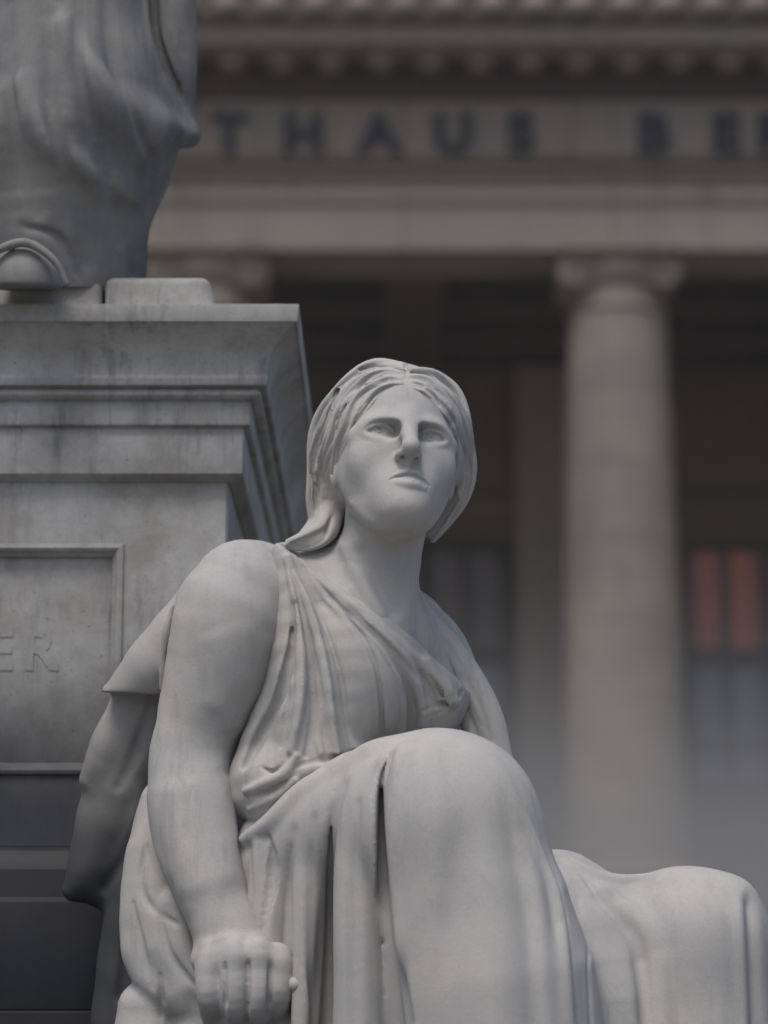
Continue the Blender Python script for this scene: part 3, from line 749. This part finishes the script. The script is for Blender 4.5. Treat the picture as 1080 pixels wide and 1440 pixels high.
# viewer's left, from the hairline outwards
LL = [(E1, [(573, 543), (548, 544), (526, 556), (509, 579), (497, 606), (487, 634), (477, 664)], (5, 9, 10, 10, 10, 9, 6)),
      (E1, [(572, 535), (544, 534), (518, 546), (497, 572), (484, 604), (473, 642), (466, 684)], (5, 9, 10, 10, 10, 11, 9)),
      (E2, [(571, 527), (538, 523), (507, 538), (484, 566), (469, 602), (459, 648), (455, 696)], (5, 9, 10, 11, 11, 11, 10)),
      (E2, [(570, 520), (532, 516), (498, 532), (472, 562), (456, 602), (447, 650), (446, 704), (446, 732)], (5, 9, 10, 11, 11, 11, 11, 9)),
      (E3, [(569, 514), (528, 512), (490, 532), (461, 568), (445, 608), (438, 654), (438, 700), (444, 738)], (5, 8, 9, 9, 9, 9, 9, 6))]
LR = [(E1, [(573, 547), (592, 554), (607, 568), (622, 584), (634, 606), (641, 630)], (4, 8, 8, 8, 6, 2)),
      (E1, [(574, 539), (598, 545), (617, 562), (633, 586), (644, 614), (649, 646)], (5, 9, 10, 9, 9, 7)),
      (E2, [(574, 530), (602, 535), (625, 556), (643, 588), (653, 622), (656, 660), (648, 694)], (5, 9, 10, 10, 9, 9, 7)),
      (E3, [(575, 521), (606, 525), (634, 548), (652, 584), (661, 624), (661, 662), (650, 704), (628, 742), (610, 762)], (5, 9, 10, 10, 9, 9, 8, 7, 4))]
# solid stone behind the locks at the temples
H.tube(E1.drape([(580, 543), (606, 553), (628, 573), (644, 598), (651, 630), (650, 664)], -9), (6, 13, 14, 14, 13, 9), 8)
H.tube(E1.drape([(566, 542), (534, 545), (508, 564), (490, 592), (478, 626), (470, 662)], -9), (6, 13, 14, 14, 13, 9), 8)
H.tube(E2.drape([(600, 542), (622, 556), (640, 580), (649, 610), (652, 646)], -8), (8, 13, 15, 15, 10), 9)
for j, (E, p, r) in enumerate(LL + LR): lock(E, wave(p, 2.6, 2.2, j * 1.7), r)
# deep valleys between the locks
for j, (A, B_) in enumerate(list(zip(LL[1:], LL[2:]))):
    n = min(len(A[1]), len(B_[1])); mid = [((a[0] + b[0]) / 2, (a[1] + b[1]) / 2) for a, b in zip(A[1][:n], B_[1][:n])]
    r = np.interp(np.linspace(0, 1, n), (0, .15, .5, .85, 1), (.6, 2.0, 3.0, 2.4, .6))
    cut(B_[0], wave(mid, 2.4, 2.2, j * 1.7 + .8), r * 1.15, 4.5, 3)
# hair gathered at the nape and twisted over the shoulder
H.tube([C(462, 720, -30), C(452, 742, -8), C(428, 757, 8), C(402, 766, 14)], (14, 13, 11, 7), 6)
H.tube([C(472, 726, -30), C(462, 750, -6), C(438, 766, 8), C(410, 770, 12)], (12, 12, 9, 5), 5)
hair = H.mesh((-140, -70, -190), (140, 230, 140), 1.7)
hair.smooth(5, 0.5)
L = []
rng = np.random.RandomState(5)
for (E, p, r) in LL + LR:
    for k in range(4):                     # fine strands along each lock
        o = (k - 1.5) * 3.4
        q = wave([(x + o * (.6 if i else .1), y - o * (.5 if i < 3 else .1)) for i, (x, y) in enumerate(p)], 2.2, 2.4, rng.uniform(0, 6.28))
        L.append(dict(p=q, w=rng.uniform(1.6, 2.4), a=rng.uniform(-3.4, -1.4), t=(.2, .2), step=8))
for i in range(5): L.append(dict(p=[(470 - i*3, 720 + i*5), (458, 742 + i*4), (430, 756 + i*4), (404, 766 + i)], w=2.4, a=-3))
L.append(dict(p=[(571, 506), (572, 528), (573, 546)], w=3.5, a=-4, t=(0, .1)))
hair.strokes(L)
hair.smooth(2, 0.4)
hair.out('hair', MARBLE, ST)
g = []
def st(p, w, a, **k): g.append(dict(p=p, w=w, a=a, **k))
# --- chiton over the chest: folds run from the shoulder brooch down to the girdle
D = Field(); torso(D, 6)
D.tube([C(400, 778, 22), C(424, 880, 36), C(436, 980, 48), C(440, 1070, 60)], (18, 40, 58, 60), 24)
D.ell(C(498, 945, 32), (84, 96, 54), 34)            # breast
D.ell(C(606, 970, -10), (54, 70, 46), 26)            # far breast
D.tube(B.on([(402, 774), (454, 824), (503, 853), (548, 888), (585, 918), (612, 948), (636, 976)], -5), (9, 10, 12, 13, 14, 16, 17), 22)   # neckline roll
D.ell(C(440, 1090, 56), (110, 46, 60), 24)           # waist
D.ell(C(385, 1110, 62), (52, 60, 50), 20)            # pouch of cloth beside the arm
D.tube([C(405, 880, 40), C(392, 960, 40), C(362, 1050, 44), C(345, 1120, 50)], (16, 20, 26, 30), 14)
# above the neckline the chest is bare
NL = [(392, 762), (454, 815), (503, 840), (548, 872), (585, 900), (614, 928), (660, 972)]
D.tube([C(x + 46, y - 62, z) for (x, y), z in zip(NL, (20, 40, 40, 36, 30, 20, 10))], 77, 4, 's')
d0 = D.frozen()
def fold(p, r, lift=0.5, k=2.8): D.carve(p, r, lift, k, d0)
def pleat(p, r, lift=1.2, k=5): D.carve(p, r, lift, k, d0, op='u')
# broad hollows first, then raised pleats, then the narrow valleys
fold([(420, 840), (432, 900), (438, 960), (440, 1020), (434, 1060)], (2, 6, 9, 11, 8), 6, 14); fold([(448, 850), (474, 930), (486, 1000), (494, 1056)], (2, 5, 7, 8), 4, 12)
fold([(500, 866), (550, 926), (574, 985), (578, 1034)], (2, 5, 8, 8), 4, 12); fold([(476, 856), (514, 912), (530, 970), (534, 1036)], (1, 4, 5, 6), 3, 10)
d0 = D.frozen()
pleat([(402, 784), (416, 850), (424, 930), (420, 1000), (410, 1056)], (3, 6, 8, 8, 6))
pleat([(405, 782), (436, 860), (456, 940), (466, 1010), (474, 1058)], (3, 6, 7, 7, 5))
pleat([(412, 782), (466, 850), (504, 905), (524, 965), (528, 1036)], (3, 5, 5, 5, 4), -3)
pleat([(422, 788), (496, 862), (546, 920), (566, 980), (566, 1034)], (3, 5, 6, 6, 5))
pleat([(434, 796), (520, 874), (574, 932), (594, 985), (600, 1036)], (3, 5, 6, 7, 5))
pleat([(446, 806), (530, 874), (590, 930), (628, 972)], (3, 4, 6, 8))
d0 = D.frozen()
fold([(410, 800), (426, 870), (438, 950), (440, 1010), (430, 1062)], (1.5, 3.5, 5, 6, 4))
fold([(414, 796), (450, 866), (476, 940), (486, 1000), (494, 1050)], (1.2, 2.6, 3.4, 4, 3))
fold([(428, 796), (480, 858), (520, 912), (534, 970), (538, 1035)], (1.2, 2, 2.4, 3.4, 3))
fold([(450, 826), (505, 876), (556, 932), (580, 987), (582, 1032)], (0.8, 2.4, 4, 5, 4.4))
fold([(470, 836), (535, 896), (588, 950), (610, 988)], (0.6, 1.8, 3.5, 4), 1.5, 6)
fold([(413, 850), (410, 912), (391, 985), (366, 1036), (346, 1074)], (2, 6, 9, 9, 7), 0, 6); fold([(411, 880), (408, 918), (389, 988), (364, 1040), (346, 1076)], (2, 5, 8, 8, 6), -8, 6)
fold([(406, 940), (402, 1000), (394, 1050)], (2, 4.5, 2.5))
# gathers and girdle
fold([(452, 1000), (456, 1036), (462, 1068)], (1.5, 4.5, 4.5)); fold([(432, 1020), (440, 1050), (448, 1070)], (1.5, 4, 4)); fold([(478, 1030), (486, 1052), (496, 1062)], (1.2, 3, 3))
fold([(412, 1080), (440, 1070), (480, 1064), (524, 1050)], (3, 6, 6, 4), 2)
fold([(408, 1102), (444, 1088), (490, 1076)], (1.5, 3, 2)); fold([(398, 1112), (430, 1102), (470, 1088)], (1.2, 2.6, 2))
fold([(344, 1160), (390, 1140), (432, 1108)], (2, 6, 4))
pleat([(345, 1112), (372, 1102), (398, 1090), (416, 1064)], (5, 8, 8, 5)); pleat([(350, 1138), (385, 1122), (415, 1098)], (4, 6, 5))
fold([(352, 1122), (378, 1112), (402, 1096)], (1.2, 3, 2)); fold([(366, 1078), (384, 1086), (398, 1074)], (1.2, 3, 1.5))
# gathered lump of cloth on the far breast
D.tube(d0.on([(600, 930), (618, 962), (634, 984)], -2), (7, 11, 12), 8)
fold([(594, 1000), (612, 994), (640, 984), (650, 972)], (2, 6, 5, 3)); fold([(604, 950), (620, 972), (632, 990)], (1.5, 3.5, 2)); fold([(600, 1010), (616, 1004), (630, 996)], (1.5, 3.5, 1.5))
dress = D.mesh((-230, -460, -170), (200, -20, 190), 1.8)
dress.smooth(2, 0.5)
dress.strokes([dict(p=p, w=3.5, a=2.2, prof='v') for p in ([(404, 800), (418, 860), (426, 930), (422, 1000), (410, 1056)], [(418, 810), (442, 866), (460, 940), (468, 1010), (472, 1058)], [(440, 830), (478, 862), (512, 912), (528, 966), (530, 1036)], [(470, 850), (520, 896), (552, 940), (568, 985), (568, 1034)], [(500, 860), (545, 898), (584, 945), (604, 985), (606, 1030)])])
dress.smooth(1, 0.4)
dress.jitter(0.6, 40, 4)
dress.out('dress', MARBLE, ST)

# --- mantle over the knees
K = Field()
K.ell(C(622, 1160, 190), (130, 126, 108), 30)
K.tube([C(626, 1175, 195), C(670, 1290, 212), C(690, 1380, 228), C(705, 1560, 250)], (118, 127, 138, 146), 34)
K.tube([C(420, 1200, 50), C(520, 1160, 120), C(610, 1160, 180)], (88, 104, 116), 30)
K.tube([C(400, 1230, 60), C(412, 1330, 90), C(415, 1560, 120)], (66, 70, 70), 30)
K.tube([C(480, 1190, 100), C(490, 1330, 120), C(500, 1560, 150)], (60, 60, 60), 26)
# rolled upper edge of the cloth
K.tube([C(344, 1180, 100), C(380, 1158, 122), C(430, 1116, 138), C(480, 1090, 160), C(530, 1064, 184), C(580, 1052, 200)], (10, 15, 18, 20, 24, 20), 9)
# hanging folds
K.tube([C(366, 1190, 118), C(362, 1280, 126), C(358, 1400, 140), C(356, 1560, 150)], (10, 16, 18, 22), 10)
K.tube([C(400, 1160, 120), C(390, 1280, 136), C(384, 1400, 152), C(382, 1560, 166)], (14, 24, 26, 28), 12)
K.tube([C(446, 1124, 138), C(436, 1200, 150), C(434, 1300, 168), C(434, 1400, 184), C(434, 1560, 200)], (18, 26, 28, 28, 30), 12)
K.tube([C(510, 1090, 180), C(504, 1180, 214), C(502, 1300, 236), C(504, 1400, 250), C(506, 1560, 268)], (24, 32, 32, 34, 36), 12)
K.tube([C(590, 1090, 232), C(592, 1200, 262), C(600, 1330, 284), C(606, 1560, 306)], (38, 46, 50, 54), 24)
# the other leg under its cloth, to the right
K.tube([C(780, 1290, 40), C(860, 1322, 45), C(980, 1332, 60)], (94, 86, 92), 24)
K.ell(C(955, 1345, 55), (96, 112, 96), 16)
K.tube([C(880, 1262, 70), C(960, 1254, 80), C(1034, 1264, 84)], (22, 26, 22), 22)
K.tube([C(1026, 1270, 84), C(1034, 1350, 96), C(1038, 1560, 120)], (26, 32, 36), 24)
K.tube([C(980, 1330, 60), C(985, 1560, 110)], (100, 110), 40)
K.tube([C(820, 1330, 90), C(840, 1420, 120), C(850, 1560, 150)], (80, 90, 100), 40)
K.tube([C(1100, 1330, -10), C(1110, 1560, 20)], (48, 60), 14)
k0 = K.frozen()
def fold(p, r, lift=1.0, k=4, it=6): K.carve(p, r, lift, k, k0, 10, it)
def pleat(p, r, lift=-2.0, k=8): K.carve(p, r, lift, k, k0, op='u')
fold([(480, 1104), (468, 1160), (465, 1240), (463, 1330), (459, 1470)], (3, 10, 15, 19, 22), 4, 18, 60)
fold([(552, 1064), (538, 1120), (538, 1200), (545, 1300), (556, 1470)], (2, 8, 14, 21, 27), 2, 16, 60)
fold([(410, 1170), (402, 1240), (400, 1330), (396, 1470)], (3, 11, 15, 16), 5, 14)
k0 = K.frozen()
for lf, f in ((1, 1.0), (-5, .95), (-11, .9)):          # two deep valleys
    fold([(474, 1106), (471, 1120), (466, 1160), (464, 1230), (463, 1300), (461, 1380), (458, 1470)], (.5, 2.5 * f, 5.5 * f, 6 * f, 7 * f, 9 * f, 11 * f), lf, 3)
    fold([(560, 1050), (541, 1078), (535, 1120), (536, 1180)], (1.0, 3 * f, 4.5 * f, 5 * f), lf, 3)
pleat([(568, 1056), (560, 1100), (558, 1180), (565, 1290), (578, 1540), (586, 1470)], (5, 7, 9, 10, 11, 12), -7, 20)
fold([(378, 1176), (384, 1190), (380, 1240), (370, 1300), (364, 1330)], (2, 9, 9, 5, 2), -3)
fold([(350, 1190), (352, 1260), (350, 1300)], (2, 4, 2)); fold([(410, 1190), (403, 1270), (400, 1360), (397, 1540)], (2, 4, 5, 6), 0, 4)
fold([(440, 1150), (438, 1260), (444, 1540)], (2, 5, 3), 2, 10); fold([(502, 1130), (496, 1260), (498, 1540)], (2, 6, 4), 3, 12)
fold([(714, 1086), (740, 1132), (770, 1198), (795, 1290), (812, 1540)], (2, 5, 6, 6, 6), 1, 5); fold([(722, 1112), (752, 1172), (780, 1262), (798, 1380)], (2, 6, 8, 6), 3, 14); pleat([(702, 1078), (732, 1136), (762, 1206), (788, 1300), (804, 1540)], (4, 7, 9, 9, 9), -4)
fold([(812, 1222), (828, 1242), (848, 1266)], (1, 4.5, 2.5)); pleat([(806, 1214), (834, 1230), (870, 1238), (920, 1232)], (7, 10, 8, 4), -6)
fold([(842, 1262), (876, 1296), (902, 1350), (918, 1540)], (3, 9, 11, 10), 3, 14); pleat([(846, 1252), (890, 1284), (922, 1340), (940, 1540)], (4, 9, 11, 12), -7, 18); fold([(812, 1262), (826, 1330), (836, 1540)], (2, 4.5, 4), 1, 6)
for dz in (34, 27, 20, 13, 6, -1, -8):                  # the second valley goes deep between the two bodies of cloth
    K.tube([C(536, 1110, 236 + dz), C(537, 1190, 252 + dz), C(541, 1290, 272 + dz), C(548, 1390, 286 + dz), C(558, 1560, 304 + dz)], (3.5, 6, 9.5, 14, 20), 4, 's')
mantle = K.mesh((-230, -900, -130), (600, -260, 380), 2.8)
mx_, my_ = mantle.px()
mantle.smooth(60, 0.5, np.clip((mx_ - 578) / 40, 0, 1) * np.clip((770 - mx_ + (my_ - 1100) * .15) / 50, 0, 1) + np.clip((mx_ - 935) / 40, 0, 1)); mantle.smooth(3, 0.5)
g = []
st([(690, 1090), (720, 1180), (745, 1290), (762, 1540)], 20, -7, t=(0.3, 0.1)); st([(730, 1160), (756, 1260), (776, 1540)], 12, 4)
st([(660, 1080), (648, 1200), (630, 1340), (628, 1540)], 26, -5, t=(.3, .05)); 
st([(676, 1130), (694, 1280), (700, 1540)], 24, 4, t=(.4, .05)); st([(592, 1090), (588, 1200), (596, 1340), (604, 1540)], 16, -4, t=(.3, .05))
st([(850, 1262), (900, 1250), (960, 1236)], 14, -4)
st([(1052, 1240), (1058, 1330), (1064, 1540)], 9, -8); st([(1036, 1250), (1044, 1340), (1050, 1540)], 10, 4)
mantle.strokes(g)
mantle.jitter(0.8, 120, 2)
mantle.out('mantle', MARBLE, ST)

g = []
# --- mantle rolled over the far shoulder
Q = Field()
Q.tube([C(560, 826, -80), C(588, 868, -46), C(628, 914, -34), C(660, 966, -28), C(684, 1015, -20), C(702, 1075, -6), C(716, 1130, 10)], (24, 22, 24, 27, 26, 22, 30), 8)
Q.tube([C(606, 890, -44), C(640, 962, -30), C(662, 1020, -18), C(686, 1080, 0)], (10, 12, 14, 16), 8)
Q.ell(C(560, 980, -140), (120, 150, 60), 20)
q0 = Q.frozen()
Q.carve([(590, 862), (622, 920), (650, 985), (676, 1050)], (1.5, 3, 4, 3), 1, 4, q0); Q.carve([(616, 890), (642, 925), (660, 960)], (1.5, 3, 1.5), 1, 5, q0)
Q.carve([(648, 950), (672, 985), (690, 1040)], (1.5, 3.4, 2), 1, 5, q0); Q.carve([(660, 990), (668, 1012), (682, 1024)], (1.5, 3, 1.5), 1, 4, q0)
roll = Q.mesh((-130, -460, -210), (230, -80, 60), 2.0)
roll.smooth(2)
roll.out('shoulder_roll', MARBLE, ST)

# --- cloth falling behind the bare arm
V = Field()
V.tube([C(340, 818, -30), C(286, 876, -36), C(230, 934, -38), C(172, 984, -42)], (56, 57, 52, 32), 24)
V.tube([C(330, 900, -60), C(290, 980, -70)], (54, 60), 34)
V.tube([C(243, 852, 22), C(234, 890, 24), C(229, 930, 22), C(228, 968, 18)], (4, 5, 5, 6), 6)
V.ell(C(180, 1046, -30), (170, 74, 150), 5, 's')
V.tube([C(228, 960, -96), C(196, 1060, -96), C(168, 1150, -92), C(150, 1240, -88)], (40, 50, 44, 40), 22)
V.tube([C(190, 990, -84), C(150, 1060, -76), C(126, 1096, -74)], (34, 28, 12), 18)                      # pointed corner of the hem
V.tube([C(180, 1120, -80), C(140, 1200, -74), C(102, 1252, -70)], (34, 30, 14), 18)
V.tube([C(216, 1160, -70), C(190, 1300, -60), C(176, 1440, -40)], (40, 46, 50), 20)
V.tube([C(160, 1060, -90), C(134, 1160, -84), C(118, 1240, -76)], (26, 28, 18), 26)
v0 = V.frozen()
def vf(p, r, lift=2, k=10): V.carve(p, r, lift, k, v0, 10, 20)
vf([(216, 980), (190, 1060), (166, 1106)], (3, 8, 4)); vf([(212, 1110), (184, 1190), (146, 1250)], (3, 8, 4))
vf([(206, 1200), (186, 1290), (170, 1400)], (4, 9, 8))
cloak = V.mesh((-480, -780, -210), (-140, -30, 80), 2.2)
cloak.smooth(3); cloak.jitter(1.0, 60, 11)
cloak.out('cloak', MARBLE_SHADE, ST)

# --- bunched cloth on the seat behind the forearm
W = Field()
W.tube([C(235, 1130, 0), C(222, 1220, 18), C(232, 1310, 40), C(268, 1385, 66)], (38, 48, 52, 46), 24)
W.tube([C(205, 1200, 20), C(194, 1300, 44), C(212, 1370, 64), C(270, 1410, 84), C(330, 1420, 96)], (24, 26, 28, 26, 24), 8)
W.tube([C(250, 1270, 70), C(262, 1340, 86), C(290, 1390, 100)], (24, 22, 18), 8)
W.tube([C(210, 1420, 50), C(200, 1560, 70)], (44, 60), 10)
W.tube([C(300, 1450, 60), C(300, 1560, 70)], (60, 80), 10)
w0 = W.frozen()
def fold(p, r, lift=1.0, k=5): W.carve(p, r, lift, k, w0)
fold([(206, 1190), (196, 1240), (216, 1280), (250, 1300)], (2, 5, 5, 3)); fold([(224, 1290), (238, 1340), (268, 1380), (300, 1400)], (2, 5, 5, 2))
fold([(186, 1270), (200, 1330), (214, 1390)], (2, 4, 2)); fold([(224, 1372), (228, 1410), (226, 1430)], (2, 4.5, 2)); fold([(210, 1150), (214, 1200), (240, 1250)], (2, 4, 2))
bunch = W.mesh((-400, -900, -60), (-140, -380, 150), 2.2)
bunch.smooth(2); bunch.jitter(0.8, 60, 6)
bunch.out('seat_cloth', MARBLE, ST)

# --- rod held in the fist
G = Field()
G.tube([C(330, 1388, 160), C(400, 1386, 184), C(416, 1384, 196)], (10, 11, 11), 4)
G.mesh((-240, -700, 120), (-80, -600, 240), 1.8).smooth(2).out('held_rod', MARBLE, ST)
